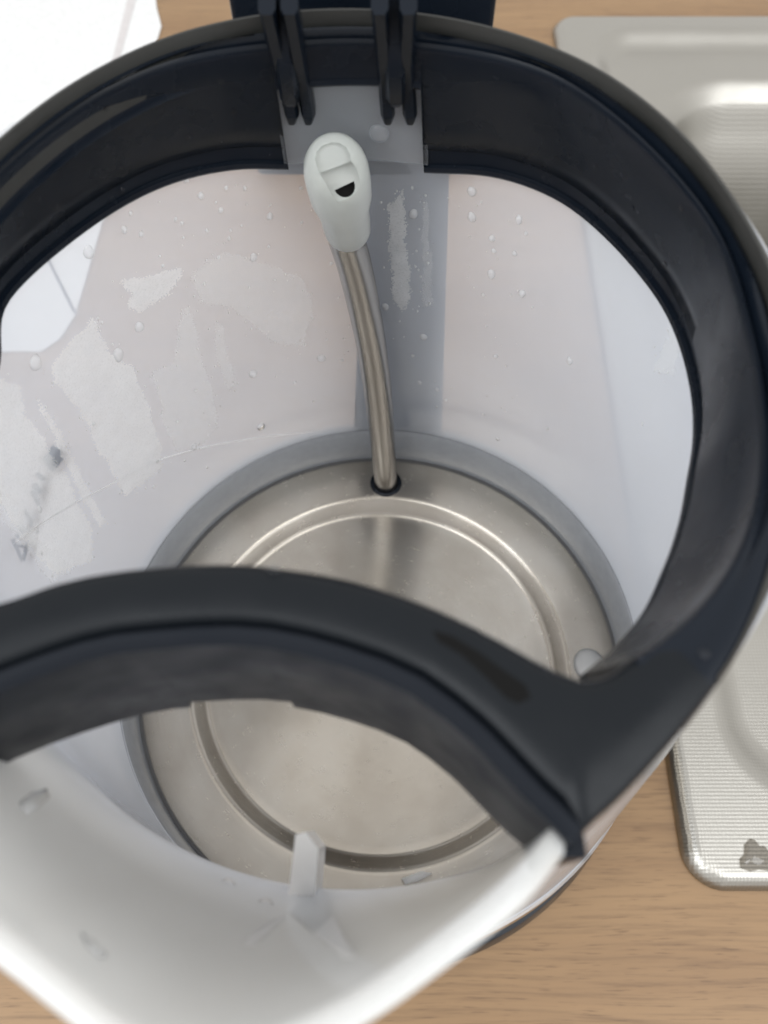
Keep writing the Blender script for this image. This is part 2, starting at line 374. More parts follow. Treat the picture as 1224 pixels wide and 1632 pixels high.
# ---------------------------------------------------------------- sink: one pressed sheet
def sd_rr(x, y, x0, x1, y0, y1, r):
    qx = abs(x-(x0+x1)/2)-(x1-x0)/2+r; qy = abs(y-(y0+y1)/2)-(y1-y0)/2+r
    return np.minimum(np.maximum(qx, qy), 0)+np.hypot(np.maximum(qx, 0), np.maximum(qy, 0))-r
SX0, SX1, SY0, SY1 = 85.5, 560.0, -56.0, 341.0
def build_sink():
    xs = np.r_[np.arange(SX0, 262, 1.0), np.arange(262, SX1+0.1, 8.0)]; xs[-1] = SX1
    ys = np.arange(SY0, SY1+0.01, 1.0)
    X, Y = np.meshgrid(xs, ys, indexing='ij')
    e = sd_rr(X, Y, SX0, SX1, SY0, SY1, 11)
    Z = ZC+4.6-3.6*np.clip(1-(-e)/4.6, 0, 1)**2.2
    d1 = sd_rr(X, Y, 100.5, 543, -33, 329, 25)              # first step
    Z = Z-5.0*sm(0.5, -12, d1)
    d2 = sd_rr(X, Y, 131, 515, 70, 292, 38)                # the bowl
    Z = Z-11*sm(7, -11, d2)-105*np.clip((-d2-3)/46, 0, 1)**1.35
    keep = e <= 0.6
    n, m = X.shape; V = []; idx = -np.ones((n, m), int)
    for i in range(n):
        for j in range(m):
            if keep[i, j]:
                idx[i, j] = len(V); x, y = X[i, j], Y[i, j]
                V.append((x, y, Z[i, j]))
    F = []
    for i in range(n-1):
        for j in range(m-1):
            q = (idx[i, j], idx[i+1, j], idx[i+1, j+1], idx[i, j+1])
            if min(q) >= 0: F.append(q)
    me = bpy.data.meshes.new('sink'); me.from_pydata([tuple(float(c)*MM for c in v) for v in V], [], F)
    bm = bmesh.new(); bm.from_mesh(me)
    # pull the outline onto the true rounded rectangle and turn it down to the worktop
    for v in bm.verts:
        if v.is_boundary:
            x, y = v.co.x/MM, v.co.y/MM
            for _ in range(3):
                f0 = sd_rr(x, y, SX0, SX1, SY0, SY1, 11); gx = (sd_rr(x+.01, y, SX0, SX1, SY0, SY1, 11)-f0)/.01; gy = (sd_rr(x, y+.01, SX0, SX1, SY0, SY1, 11)-f0)/.01
                x -= gx*f0; y -= gy*f0
            v.co.x, v.co.y, v.co.z = x*MM, y*MM, (ZC+1.0)*MM
    bd = [e_ for e_ in bm.edges if e_.is_boundary]
    ext = bmesh.ops.extrude_edge_only(bm, edges=bd)
    for v in [g for g in ext['geom'] if isinstance(g, bmesh.types.BMVert)]: v.co.z = (ZC+0.3)*MM
    bmesh.ops.recalc_face_normals(bm, faces=bm.faces)
    for f in bm.faces: f.smooth = True
    bm.to_mesh(me); bm.free(); me.materials.append(M_SINK)
    o = bpy.data.objects.new('sink', me); sc.collection.objects.link(o)
    return o
sink = build_sink()
tag(sink, 'steel sink with linen embossed surface and rolled edge set in the wood worktop', 'sink')

# drop of water lying on the sink's corner
V = []; F = []
sp = on_z(1203, 1364, ZC+4.6)
outl = [(-26, 20), (-28, 5), (-20, -2), (-19, -18), (-8, -28), (2, -24), (9, -16), (18, -16), (30, -4), (34, 12), (26, 24), (8, 22), (-8, 25)]
cpt = on_z(1203, 1364, ZC+4.95); V.append(cpt)
for (a, b) in outl: V.append(on_z(1203+a*0.85, 1364+b, ZC+4.9))
for (a, b) in outl: V.append(on_z(1203+a*0.85, 1364+b, ZC+4.63))
k = len(outl)
for i in range(k):
    j = (i+1) % k; F.append((0, 1+i, 1+j)); F.append((1+i, 1+k+i, 1+k+j, 1+j))
def spot_mat():
    m, nt, out = newmat('wet_patch')
    tr = N(nt, 'ShaderNodeBsdfTransparent', Color=(0.60, 0.58, 0.55, 1)); gl = N(nt, 'ShaderNodeBsdfGlossy', Roughness=0.05)
    mx = N(nt, 'ShaderNodeMixShader', Fac=0.06); nt.links.new(tr.outputs[0], mx.inputs[1]); nt.links.new(gl.outputs[0], mx.inputs[2])
    nt.links.new(mx.outputs[0], out.inputs[0]); return m
tag(mesh('water_spot', V, F, spot_mat(), None, True), 'dark wet patch on the embossed steel near the sink corner', 'water spot')

# ---------------------------------------------------------------- paper on the worktop
def sheet(name, poly, z0, z1, mat):
    k = len(poly); V = [(x, y, z1) for x, y in poly]+[(x, y, z0) for x, y in poly]
    return mesh(name, V, [tuple(range(k)), tuple(range(k, 2*k))[::-1]]+[(i, k+i, k+(i+1) % k, (i+1) % k) for i in range(k)], mat, None, False)
pp = empty('paper_sheet', (0, 0, 0))
tag(pp, 'white paper sheet lying on the worktop behind and left of the kettle', 'paper')
s_ = sheet('sheet', [(-420, 132), (-131, 132), (-125, 138), (-121, 150), (-118.5, 200), (-110.5, 336), (-115, 352), (-128, 420), (-420, 420)], ZC+0.2, ZC+0.7, M_PAPER); s_.parent = pp
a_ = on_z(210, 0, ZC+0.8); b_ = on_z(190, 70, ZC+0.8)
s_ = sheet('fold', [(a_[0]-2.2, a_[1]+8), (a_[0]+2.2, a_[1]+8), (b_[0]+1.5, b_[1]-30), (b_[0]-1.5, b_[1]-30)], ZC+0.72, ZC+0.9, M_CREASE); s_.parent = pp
a_ = on_z(76, 412, ZC+0.8); b_ = on_z(119, 498, ZC+0.8)
s_ = sheet('fold', [(a_[0]-0.6, a_[1]), (a_[0]+0.6, a_[1]), (b_[0]+0.6, b_[1]), (b_[0]-0.6, b_[1])], ZC+0.72, ZC+1.0, M_INK); s_.parent = pp

# ================================================================= kettle
ket = empty('kettle', (0, 0, ZC*MM))
tag(ket, 'open kettle with cloudy see-through body, black collar and shiny steel bottom', 'kettle')
def K(o):
    o.parent = ket; o.matrix_parent_inverse = Matrix.Translation((0, 0, -ZC*MM)); return o

# heating plate: flat ring, bevel down to a sunken disc
prof = [(0, -4.5)]+[(r, -4.5) for r in (10, 20, 30, 40, 46, 47.9)]+[(48.5, -4.4), (49.0, -4.05), (49.5, -3.4), (51.6, -0.8), (52.1, -0.32), (52.7, -0.07), (53.4, 0.0)]+[(r, 0) for r in (56, 60, 64)]+[(66.1, 0.0), (66.4, -1.5)]
K(lathe('heating_plate', prof, M_PLATE, None, 192, sharp=50))
# grey band round the foot of the wall
K(lathe('inner_band', [(66.2, -1.0), (66.3, 0.6), (66.3, 2), (66.2, 4), (66.25, 7), (66.55, 10), (67.0, 12.5), (67.45, 14.6), (67.8, 15.0), (69.5, 15.0), (69.5, -1.0)], M_GREY, None, 160, sharp=40, closed=True))
K(lathe('seal_ring', [(65.3, 0.02), (65.5, 0.55), (66.2, 0.6), (66.4, 0.02)], M_SEAL, None, 160))
K(lathe('steel_band', [(69.9, 1.8), (71.0, 1.4), (71.5, 0.6), (71.6, -2), (72.0, -18), (71.4, -19), (60, -19)], M_BAND, None, 160))
K(lathe('base_ring', [(60, -19.1), (72.6, -19.2), (74.0, -19.8), (75.4, -24), (75.8, -28.6), (75, -29.8), (40, -29.8)], M_GLOSS, None, 160))

# milky body ---------------------------------------------------
def build_body():
    us = np.r_[np.arange(-180, -60, 3.0), np.arange(-60, 60, 1.25), np.arange(60, 180, 3.0)]
    zi = np.r_[14.6, 15.4, np.linspace(18, 88, 18), np.linspace(91, 142, 28), 144.4, 146.0]
    thick = 2.3
    V = []; T = []
    ztop = lambda u: 142.8+6.8*(1-sm(21, 29, abs(u)))            # lip of the spout stands a little proud
    for u in us:
        zt = ztop(u)
        zs = zi*1.0; s = (zt-14.6)/(146.0-14.6); zs = 14.6+(zi-14.6)*s
        ring = [(r_in(u, z), z) for z in zs]
        rt = ring[-1][0]
        extra = 0.0 if abs(u) > 80 else 1.0
        ring += [(rt+0.5, zt+0.5), (rt+1.4, zt+0.6), (rt+thick, zt-0.1)]
        ring += [(r_in(u, z)+thick, z) for z in zs[::-1][1:]]
        ring[0] = (67.9, 14.7); ring[-1] = (70.3, 12.0); ring += [(70.8, 2.2), (69.8, 2.2), (69.8, 13.0)]
        w_ = 1.0+1.7*(1-sm(20, 62, abs(u)))
        for (r, z) in ring:
            V.append(pol(u, r, z)); T.append(1.0+(w_-1.0)*float(sm(92, 125, z)))
    m = len(ring)
    me = bpy.data.meshes.new('body')
    me.from_pydata([tuple(float(c)*MM for c in v) for v in V], [], grid_faces(len(us), m, True, True))
    at = me.attributes.new('thick', 'FLOAT', 'POINT'); at.data.foreach_set('value', np.array(T, 'f'))
    bm = bmesh.new(); bm.from_mesh(me); bmesh.ops.recalc_face_normals(bm, faces=bm.faces)
    for f in bm.faces: f.smooth = True
    bm.to_mesh(me); bm.free(); me.materials.append(M_BODY)
    o = bpy.data.objects.new('body', me); sc.collection.objects.link(o); return o
K(build_body())

# black collar -------------------------------------------------
_st = [(-112.6, 50.8), (-122.4, 51.2), (-132.7, 50.8), (-143.3, 51.6), (-152.3, 50.9), (-162.7, 50.0), (171.1, 50.4), (161.7, 51.2), (152.7, 51.6), (141.2, 50.0), (131.3, 48.8), (122.4, 48.2), (112.2, 48.0), (103.2, 47.4), (94.8, 46.9), (80, 48.2), (62.8, 50.2), (55, 50.8), (45, 50.9), (38, 50.2), (-45, 50.9), (-38, 50.2), (-62.8, 50.6), (-80, 50.4), (-95, 50.6)]
R_ST = table([a for a, _ in _st], [b for _, b in _st], 4)
_sb = []
for (px, py, zz) in [(0,495,124),(100,400,123),(180,340,122.8),(250,300,123),(330,270,122),(400,268,120.6),(460,275,119.5),(680,280,119),(770,278,120.4),(830,290,121.4),(900,325,121.2),(1000,420,121),(1060,500,121.5),(1095,600,122),(1105,680,123),(1093,770,124.5),(1075,860,126),(1050,925,128),(1020,990,130)]:
    P = on_z(px, py, zz); X = P[0]-cx(zz); p = X*EP[0]+P[1]*EP[1]; q = X*EA[0]+P[1]*EA[1]
    _sb.append((math.degrees(math.atan2(p, q)), min(math.hypot(p, q), 55.4), zz))
_sb += [(-a, b+3.2, z) for a, b, z in _sb if 0 < a < 100]
R_SB = table([a for a, b, z in _sb], [b for a, b, z in _sb], 2.5); Z_SB = table([a for a, b, z in _sb], [z for a, b, z in _sb], 5)
GAP0, GAP1 = 174.0, 199.0           # cut-out in the skirt below the hinge
U0 = 44.0
def collar_section(u, gap):
    uu = ((u+180) % 360)-180; a = abs(uu)
    ro = float(R_OUT(uu)); st = min(float(R_ST(uu)), ro-3.4); sb = float(R_SB(uu)); zb = float(Z_SB(uu))
    d = float(sm(46, 88, a))                                # how far the ledge is let into the top face
    e = float(sm(64, 74, a))                                # skirt fades into the flat arm
    zb = zb if a > 62 else zb+(131-zb)*float(sm(62, 46, a))
    L = ZT-0.2-2.6*d
    sb_ = sb; 
    if gap: zb = 137.2; sb_ = st+0.4
    e3 = 2.9*d
    P = [(ro-1.6-e3*0.6, 139.0), (ro-0.2-e3, 139.6), (ro-e3, 140.5), (ro-e3, ZT-1.2-2*d), (ro-0.35-e3, ZT-0.4-2*d), (ro-1.0-e3, ZT-0.02-2*d), (max(ro-1.7-e3, st+1.6), ZT-0.02-2.2*d), (max(ro-2.2-e3, st+1.4), ZT-2.7*d-0.05), (max(ro-2.5-e3, st+1.2), ZT-0.1-3.3*d),
         (max(ro-2.7-e3, st+1.1), L-1.1*d), (st+1.0, L-1.1*d), (st+0.8, L-0.3*d), (st+0.35, L), (st, L-0.5), (st, L-1.3)]
    zt = L-1.3
    k1 = 0.80
    P += [(st+(sb_-st)*min(1, t/0.8), zt+(zb-zt)*t) for t in (0.2, 0.4, 0.6, 0.80)]
    P += [(sb_+0.4, zt+(zb-zt)*0.815), (sb_+0.5, zb+1.5), (sb_-0.1, zb+1.3), (sb_-0.25, zb+0.5), (sb_+0.1, zb), (sb_+1.4, zb),
          (sb_+1.6, zb+1.5), (st+2.0+(sb_-st)*0.2, zt-3), (min(st+2.4, ro-2), 139.4)]
    return P
def build_collar():
    us = []
    u = U0-4
    while u < GAP0-0.01: us.append((u, False)); u += 2.0
    us += [(GAP0, False), (GAP0+0.02, True)]
    us += [(x, True) for x in np.linspace(GAP0+1, GAP1-1, 12)]
    us += [(GAP1-0.02, True), (GAP1, False)]
    u = GAP1+2
    while u < 360-U0+4.01: us.append((u, False)); u += 2.0
    us[-1] = (360-U0+4, False)
    rings = [[pol(u, r, z) for r, z in collar_section(u, g)] for u, g in us]
    return loft('collar', rings, M_BLACK, None, True, 42)
K(build_collar())
def build_edge():
    rings = []
    for u in np.arange(U0+1, 360-U0-0.9, 2.0):
        uu = ((u+180) % 360)-180; ro = float(R_OUT(uu)); d = float(sm(46, 80, abs(uu))); a_ = 0.4+2.5*d
        rings.append([pol(u, r, z) for r, z in ((ro-1.6-a_*0.3, 138.8), (ro-0.3, 139.2), (ro, 140.2), (ro, ZT-1.0-2.6*d), (ro-0.15-0.2*d, ZT-0.6-2.2*d), (ro-0.3-1.9*d, ZT-0.3-0.15*d), (ro-0.45-2.2*d, ZT-0.12-0.05*d), (ro-0.5-2.4*d, ZT-0.16-0.1*d), (ro-0.5-2.55*d, ZT-0.5-0.6*d), (ro-0.5-2.6*d, 141.0))])
    return loft('collar_edge', rings, M_EDGE, None, True, 50)
K(build_edge())

# bridge over the filter: back edge arc, front edge arc, arms to the collar on both sides
BACK = np.array([(0, 33.3), (3, 33.4), (6, 33.7), (9, 34.2), (12, 34.9), (15, 35.8), (18, 36.9), (21, 38.2), (24, 39.6), (26, 40.4), (28, 40.9), (29.6, 40.6), (31, 39.8), (32.6, 38.4), (34.0, 37.0)])
ui = U0
BACK = np.vstack([BACK, [(51.1*math.sin(R(ui)), 51.1*math.cos(R(ui)))]])
FRONT = np.array([(0, 39.3), (3.5, 39.6), (7, 40.2), (10.5, 41.0), (14, 42.2), (17, 43.9), (20, 46.0), (22.5, 48.2), (25, 50.4), (26.6, 51.6), (28.0, 54.0)])
OUTER = np.array([(float(R_OUT(a))*math.sin(R(a)), float(R_OUT(a))*math.cos(R(a))) for a in (28.0, 30, 32, 34, 36, 38, 40, 42, U0)])
BACKL = np.array([(0, 33.3), (3, 33.2), (6, 33.5), (9, 33.9), (12, 34.5), (15, 35.2), (18, 36.1), (21, 37.3), (24, 39.0), (27, 40.4), (29.2, 41.3), (31.0, 41.0), (32.4, 40.2), (33.6, 39.2), (34.5, 38.2), (35.5, 36.8)])
FRONTL = np.array([(0, 39.3), (3.5, 39.4), (7, 39.9), (10.5, 40.6), (14, 41.4), (17, 42.5), (20, 44.0), (23, 45.7), (26, 47.6), (29, 49.8), (32.0, 52.8)])
OUTERL = np.array([(float(R_OUT(-a))*math.sin(R(a)), float(R_OUT(-a))*math.cos(R(a))) for a in (31.5, 33, 34, 35, 36, 38, 40, 42, U0)])
def resample(P, n):
    d = np.r_[0, np.cumsum(np.hypot(*np.diff(P, axis=0).T))]; t = np.linspace(0, d[-1], n)
    return np.stack([np.interp(t, d, P[:, 0]), np.interp(t, d, P[:, 1])], 1)
kb = 10
def half(Bk, Fr, Ou): return np.vstack([resample(Bk[:kb+1], 26), resample(Bk[kb:], 14)[1:]]), np.vstack([resample(Fr, 26), resample(Ou, 14)[1:]])
B1, F1 = half(BACK, FRONT, OUTER); B2, F2 = half(BACKL, FRONTL, OUTERL)
B = np.vstack([B2[::-1]*[-1, 1], B1[1:]]); Fq = np.vstack([F2[::-1]*[-1, 1], F1[1:]])
def build_bridge():
    rings = []
    for b, f in zip(B, Fq):
        d = f-b; L = np.hypot(*d); d = d/L
        P = [(0.4, 138.5), (0.0, 140.5), (0.0, ZT-1.8), (0.25, ZT-0.9), (0.8, ZT-0.3), (1.7, ZT)]
        P += [(L*0.5, ZT+0.05), (L-1.0, ZT), (L-0.4, ZT-0.35), (L-0.1, ZT-0.9), (L, ZT-1.6), (L, 140.5), (L-0.4, 138.5)]
        rings.append([pq(b[0]+d[0]*s, b[1]+d[1]*s, z) for s, z in P])
    return loft('filter_bridge', rings, M_MATT, None, True, 50)
bridge = K(build_bridge())
def build_filter_wall():
    ps = np.r_[np.linspace(-32.2, -12.05, 30), -12.0, np.linspace(-11.0, -1.0, 14), 0.0, 0.05, np.linspace(1, 28.2, 36)]
    fq = np.vstack([FRONTL[::-1]*[-1, 1], FRONT[1:]])
    fq[0] = (-32.2, 53.0); fq[-1] = (28.2, 53.0)
    rings = []
    for p in ps:
        q = float(np.interp(p, fq[:, 0], fq[:, 1])); dq = (float(np.interp(p+0.8, fq[:, 0], fq[:, 1]))-float(np.interp(p-0.8, fq[:, 0], fq[:, 1])))/1.6
        n = np.array([-dq, 1.0]); n /= np.hypot(*n)
        a = abs(p)/28
        zb = 123.6+5.2*a*a+(2.4 if -12.02 <= p <= 0.02 else 0)
        zt = ZT-0.25
        off = lambda s, z, q=q, p=p, n=n: pq(p+n[0]*s, q+n[1]*s, z)
        rings.append([off(0.1, zb), off(0.1, 138.4), off(0.12, 141), off(0.12, zt-0.4), off(0.5, zt+0.05), off(1.4, zt+0.02), off(2.0, zt-0.6), off(2.05, zt-5), off(2.0, zb+0.5), off(1.6, zb)])
    return loft('filter_wall', rings, M_FILTER, None, True, 40)
fw = build_filter_wall(); fw.parent = bridge; fw.matrix_parent_inverse = Matrix.Translation((0, 0, -ZC*MM))
fw.matrix_parent_inverse = Matrix.Identity(4)

# small clip ends at the ends of the wall, seen as the jagged right end
for s in (1, -1):
    a = np.array([27.0, 52.2] if s > 0 else [-31.0, 52.4])
    box = [pq(a[0]+dx, a[1]+dy, z) for z in (129.5, ZT-2.5) for dx, dy in ((-1.2*s, 0.6), (1.4*s, 0.4), (1.9*s, 3.2), (-0.4*s, 3.6))]
    c_ = mesh('filter_clip', box, [(0,1,2,3), (7,6,5,4), (0,4,5,1), (1,5,6,2), (2,6,7,3), (3,7,4,0)], M_FILTER, None, False)
    c_.parent = bridge

# vent panel in the cut-out
def build_vent():
    rings = []
    for u in np.linspace(GAP0-0.6, GAP1+0.6, 20):
        r1 = float(R_ST(u))+1.6; r2 = float(R_SB(u))+0.5
        rings.append([pol(u, r, z) for r, z in ((r1, 142), (r1+0.3, 138), (r2-0.3, 122), (r2-0.5, 121.2), (r2-0.1, 120.6), (r2+1.1, 120.6), (r1+1.6, 142))])
    return loft('vent_panel', rings, M_VENT, None, True, 40)
K(build_vent())
# screw dimple and tab on it
def dome(name, centre, axis, rad, hgt, mat, parent=None, n=20, k=5, stretch=(1, 1), flat=False, jig=0.0, seed=0):
    ax = Vector(axis).normalized(); t = ax.orthogonal().normalized()
    if abs(ax.z) < 0.95: t = (Vector((0, 0, 1))-ax*ax.z).normalized()
    b = ax.cross(t); rr = random.Random(seed); ph = [rr.uniform(0, 6.28) for _ in range(3)]
    c = Vector(centre); V = [c+ax*hgt]
    for j in range(1, k+1):
        a = math.pi/2*j/k
        for i in range(n):
            f = 2*math.pi*i/n
            w = 1+jig*(0.6*math.sin(2*f+ph[0])+0.4*math.sin(3*f+ph[1]))
            V.append(c+ax*(hgt*math.cos(a))+t*(rad*w*stretch[0]*math.sin(a)*math.cos(f))+b*(rad*w*stretch[1]*math.sin(a)*math.sin(f)))
    F = [(0, 1+i, 1+(i+1) % n) for i in range(n)]
    for j in range(k-1):
        for i in range(n):
            F.append((1+j*n+i, 1+(j+1)*n+i, 1+(j+1)*n+(i+1) % n, 1+j*n+(i+1) % n))
    if mat is not M_WATER and mat is not M_CLEAR: F.append(tuple(1+(k-1)*n+i for i in range(n))[::-1])
    return mesh(name, V, F, mat, parent, True, 60)
vu = 182.0
K(dome('screw_cover', pol(vu, 53.4, 127), (pol(vu, 0, 127)[0]-pol(vu, 10, 127)[0], pol(vu, 0, 127)[1]-pol(vu, 10, 127)[1], 0.15), 1.7, 0.8, M_VENT))

# hinge ribs: four curved blades reaching into the cut-out
def blade(pts, w):
    rings = []
    P = [Vector(p) for p in pts]
    for i, p in enumerate(P):
        t = (P[min(i+1, len(P)-1)]-P[max(i-1, 0)]).normalized(); s = Vector((1, 0, 0)); n = t.cross(s).normalized()
        k = 1.0 if i < len(P)-1 else 0.55
        h = 1.9*k; ww = w*k
        rings.append([p+s*ww*a+n*h*b for a, b in ((-1, -0.6), (-0.6, -1), (0.6, -1), (1, -0.6), (1, 0.6), (0.6, 1), (-0.6, 1), (-1, 0.6))])
    return rings
for (a, b, c) in [((425, 0), (446, 90), (467, 168)), ((461, 0), (477, 90), (493, 170)), ((605, 0), (612, 90), (618, 168)), ((651, 0), (647, 90), (653, 172))]:
    yz = [(47.5, 154), (45.5, 149), (46.0, 143), (47.2, 137), (48.0, 132.2), (48.4, 130.2)]
    pys = (a, (a[0]+(b[0]-a[0])*0.45, 40), b, ((b[0]+c[0])/2, 130), (c[0], 160), (c[0], 172))
    pts = []
    for (px, py), (y, z) in zip(pys, yz):
        d = ray(px, py); t = (z-CAM[2])/d[2]; P = CAM+d*t; pts.append((P[0], min(P[1], 52), z))
    o = loft('hinge_rib', blade(pts, 1.15), M_GLOSS, None, True, 40); K(o)
for (a, b) in [((443, 0), (462, 100)), ((628, 0), (630, 100))]:
    pts = []
    for t, (y, z) in zip((0, 0.35, 0.8, 1.15, 1.3), [(49.5, 154), (47.8, 148), (48.6, 142), (50.2, 136.5), (50.8, 134.5)]):
        d = ray(a[0]+(b[0]-a[0])*t, 100*t); k = (z-CAM[2])/d[2]; P = CAM+d*k; pts.append((P[0], y, z))
    K(loft('hinge_lug', blade(pts, 1.5), M_BLACK, None, True, 40))
# hinge housing between and behind
def rbox(name, x0, x1, y0, y1, z0, z1, mat, r=1.5, seg=3):
    bm = bmesh.new(); bmesh.ops.create_cube(bm, size=1.0)
    for v in bm.verts: v.co = Vector(((x0+x1)/2+v.co.x*(x1-x0), (y0+y1)/2+v.co.y*(y1-y0), (z0+z1)/2+v.co.z*(z1-z0)))
    bmesh.ops.bevel(bm, geom=list(bm.edges), offset=r, segments=seg, affect='EDGES', profile=0.5)
    V = [tuple(v.co) for v in bm.verts]; bm.verts.index_update(); F = [tuple(v.index for v in f.verts) for f in bm.faces]; bm.free()
    return mesh(name, V, F, mat, None, True, 40)
K(rbox('hinge_block', -22, 18, 58.8, 76, 113.5, 151, M_BLACK, 1.0))

# handle ------------------------------------------------------
def build_handle():
    path = [(60, 146), (76, 147), (92, 143), (100, 130), (101, 105), (98, 70), (94, 35), (90, 12), (84, 2), (76, 0)]
    P = [Vector((2.0 if z > 120 else 5.5, y, z)) for y, z in path]; rings = []
    for i, p in enumerate(P):
        t = (P[min(i+1, len(P)-1)]-P[max(i-1, 0)]).normalized(); s = Vector((1, 0, 0)); n = t.cross(s).normalized()
        wd = 15 if i < 2 else 10.5; h = 6.5
        rings.append([p+s*wd*math.copysign(abs(math.cos(a))**0.55, math.cos(a))+n*h*math.copysign(abs(math.sin(a))**0.55, math.sin(a)) for a in np.linspace(0, 2*math.pi, 20, endpoint=False)])
    return loft('handle', rings, M_BLACK, None, True, 50)
K(build_handle())
def build_spine():
    rings = []
    for z in (3, 14, 40, 70, 100, 125, 140):
        hw = 7.6+5.6*(118-z)/104
        yo = math.sqrt(max(0, (68.0-13*(z-14)/133.5+1.6)**2-hw*hw))+0.6
        xc = 5.4
        rings.append([(xc+a*hw, yo+b, z) for a, b in ((-1, 0), (-.94, 5), (.94, 5), (1, 0), (.5, 0.9), (-.5, 0.9))])
    return loft('handle_spine', rings, M_BLACK, None, True, 30)
K(build_spine())

# steam tube ---------------------------------------------------
def tube(name, pts, rad, mat, n=20, sharp=60):
    P = [Vector(p) for p in pts]; rings = []
    for i, p in enumerate(P):
        t = (P[min(i+1, len(P)-1)]-P[max(i-1, 0)]).normalized(); s = t.orthogonal().normalized()
        s = (Vector((1, 0, 0))-t*t.x).normalized(); b = t.cross(s)
        r = rad if not isinstance(rad, (list, tuple)) else rad[i]
        rings.append([p+s*r*math.cos(a)+b*r*math.sin(a) for a in np.linspace(0, 2*math.pi, n, endpoint=False)])
    return loft(name, rings, mat, None, True, sharp)
def bez(P, n):
    """Catmull-Rom through the points"""
    P = [Vector(p) for p in P]; Q = [P[0]*2-P[1]]+P+[P[-1]*2-P[-2]]; out = []
    for i in range(1, len(Q)-2):
        for k in range(n):
            t = k/n; a, b, c, d = Q[i-1:i+3]
            out.append(0.5*((2*b)+(c-a)*t+(2*a-5*b+4*c-d)*t*t+(3*b-3*c+d-a)*t**3))
    out.append(P[-1]); return out
def at_y(px, py, y):
    d = ray(px, py); return CAM+d*((y-CAM[1])/d[1])
def at_zpx(px, py, z): return tuple(on_z(px, py, z))
tp = []
for (px, py, y) in [(615, 778, 57.6), (611, 720, 57.2), (605, 650, 56.6), (598, 590, 56.0), (590, 540, 55.2), (578, 480, 54.2), (564, 420, 53.0), (549, 370, 51.6), (541, 320, 49.6)]:
    tp.append(at_y(px, py, y))
tp[0] = np.array([tp[0][0], 57.6, -1.0])
tubeo = K(tube('steam_tube', bez(tp, 4), 3.5, M_TUBE, 28))
K(lathe('tube_seal', [(3.5, -0.4), (3.5, 0.25), (3.9, 0.5), (4.5, 0.35), (4.9, 0.05)], M_GLOSS, None, 32, float(tp[0][0]), 57.6))
# silicone cap: a rounded sleeve with a D-shaped mouth cut into its slanted face
def build_cap():
    base = Vector(at_y(555, 372, 51.6)); top = Vector(at_y(533, 258, 46.4))
    ax = (top-base); Lc = ax.length; ax.normalize()
    s = (Vector((1, 0, 0))-ax*ax.x).normalized(); b = ax.cross(s)
    prof = [(0.0, 3.9), (0.06, 4.3), (0.2, 4.45), (0.34, 4.5), (0.46, 4.9), (0.56, 5.35), (0.75, 5.5), (0.9, 5.4), (1.0, 5.0), (1.08, 4.2), (1.14, 3.1), (1.17, 1.6), (1.18, 0.3)]
    rings = [[base+ax*(Lc*h)+s*r*math.cos(a)+b*r*math.sin(a) for a in np.linspace(0, 2*math.pi, 40, endpoint=False)] for h, r in prof]
    o = loft('tube_cap', rings, M_CAP, None, True, 60)
    # cutters
    def cut(verts, faces):
        me = bpy.data.meshes.new('cutter'); me.from_pydata([tuple(c*MM for c in v) for v in verts], [], faces)
        bm = bmesh.new(); bm.from_mesh(me); bmesh.ops.recalc_face_normals(bm, faces=bm.faces); bm.to_mesh(me); bm.free()
        c = bpy.data.objects.new('cutter', me); sc.collection.objects.link(c)
        md = o.modifiers.new('cut', 'BOOLEAN'); md.object = c; md.operation = 'DIFFERENCE'; md.solver = 'EXACT'
        dg = bpy.context.evaluated_depsgraph_get(); nm = bpy.data.meshes.new_from_object(o.evaluated_get(dg))
        o.modifiers.clear(); o.data = nm; bpy.data.objects.remove(c)
    # the scoop: outline traced on the cap's slanted face, pushed in along the sight line
    def prism(px, t0, t1):
        n = len(px); V = []
        for t in (t0, t1):
            for (x, y) in px:
                d = Vector(ray(x, y)).normalized(); V.append(Vector(CAM)+d*t)
        return V, [tuple(range(n)), tuple(range(n, 2*n))[::-1]]+[(i, (i+1) % n, n+(i+1) % n, n+i) for i in range(n)]
    dist = (top-Vector(CAM)).length
    scoop = [(502, 254), (505, 241), (514, 232), (528, 227), (541, 228), (552, 235), (558, 246), (560, 258), (530, 272), (508, 275)]
    V, F = prism(scoop, dist-14, dist-1.9); cut(V, F)
    scoop2 = [(509, 276), (560, 257), (568, 268), (573, 284), (571, 302), (557, 316), (538, 322), (530, 312), (520, 294)]
    V, F = prism(scoop2, dist-14, dist-0.6); cut(V, F)
    a0 = math.atan2(-16, 34); slot = []
    for t in np.linspace(0, math.pi, 11):                     # half-round mouth, flat side up
        x, y = 17.0*math.cos(t), 19.0*math.sin(t); slot.append((548.5+x*math.cos(a0)-y*math.sin(a0), 296+x*math.sin(a0)+y*math.cos(a0)))
    V, F = prism(slot, dist-12, dist+7.0); cut(V, F)
    for f in o.data.polygons: f.use_smooth = True
    bm = bmesh.new(); bm.from_mesh(o.data)
    for e in bm.edges:
        e.smooth = not (len(e.link_faces) == 2 and e.calc_face_angle(0) > R(38))
    bm.to_mesh(o.data); bm.free()
    if not o.data.materials: o.data.materials.append(M_CAP)
    # black block in the mouth, standing in for its shaded inside
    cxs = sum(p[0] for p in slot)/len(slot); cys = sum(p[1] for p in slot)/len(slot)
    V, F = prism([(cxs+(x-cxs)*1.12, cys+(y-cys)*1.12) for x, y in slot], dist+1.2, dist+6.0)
    k = mesh('mouth', V, F, M_DARK, None, False); k.parent = o
    return o
cap = build_cap(); cap.parent = tubeo
cap.matrix_parent_inverse = Matrix.Identity(4)

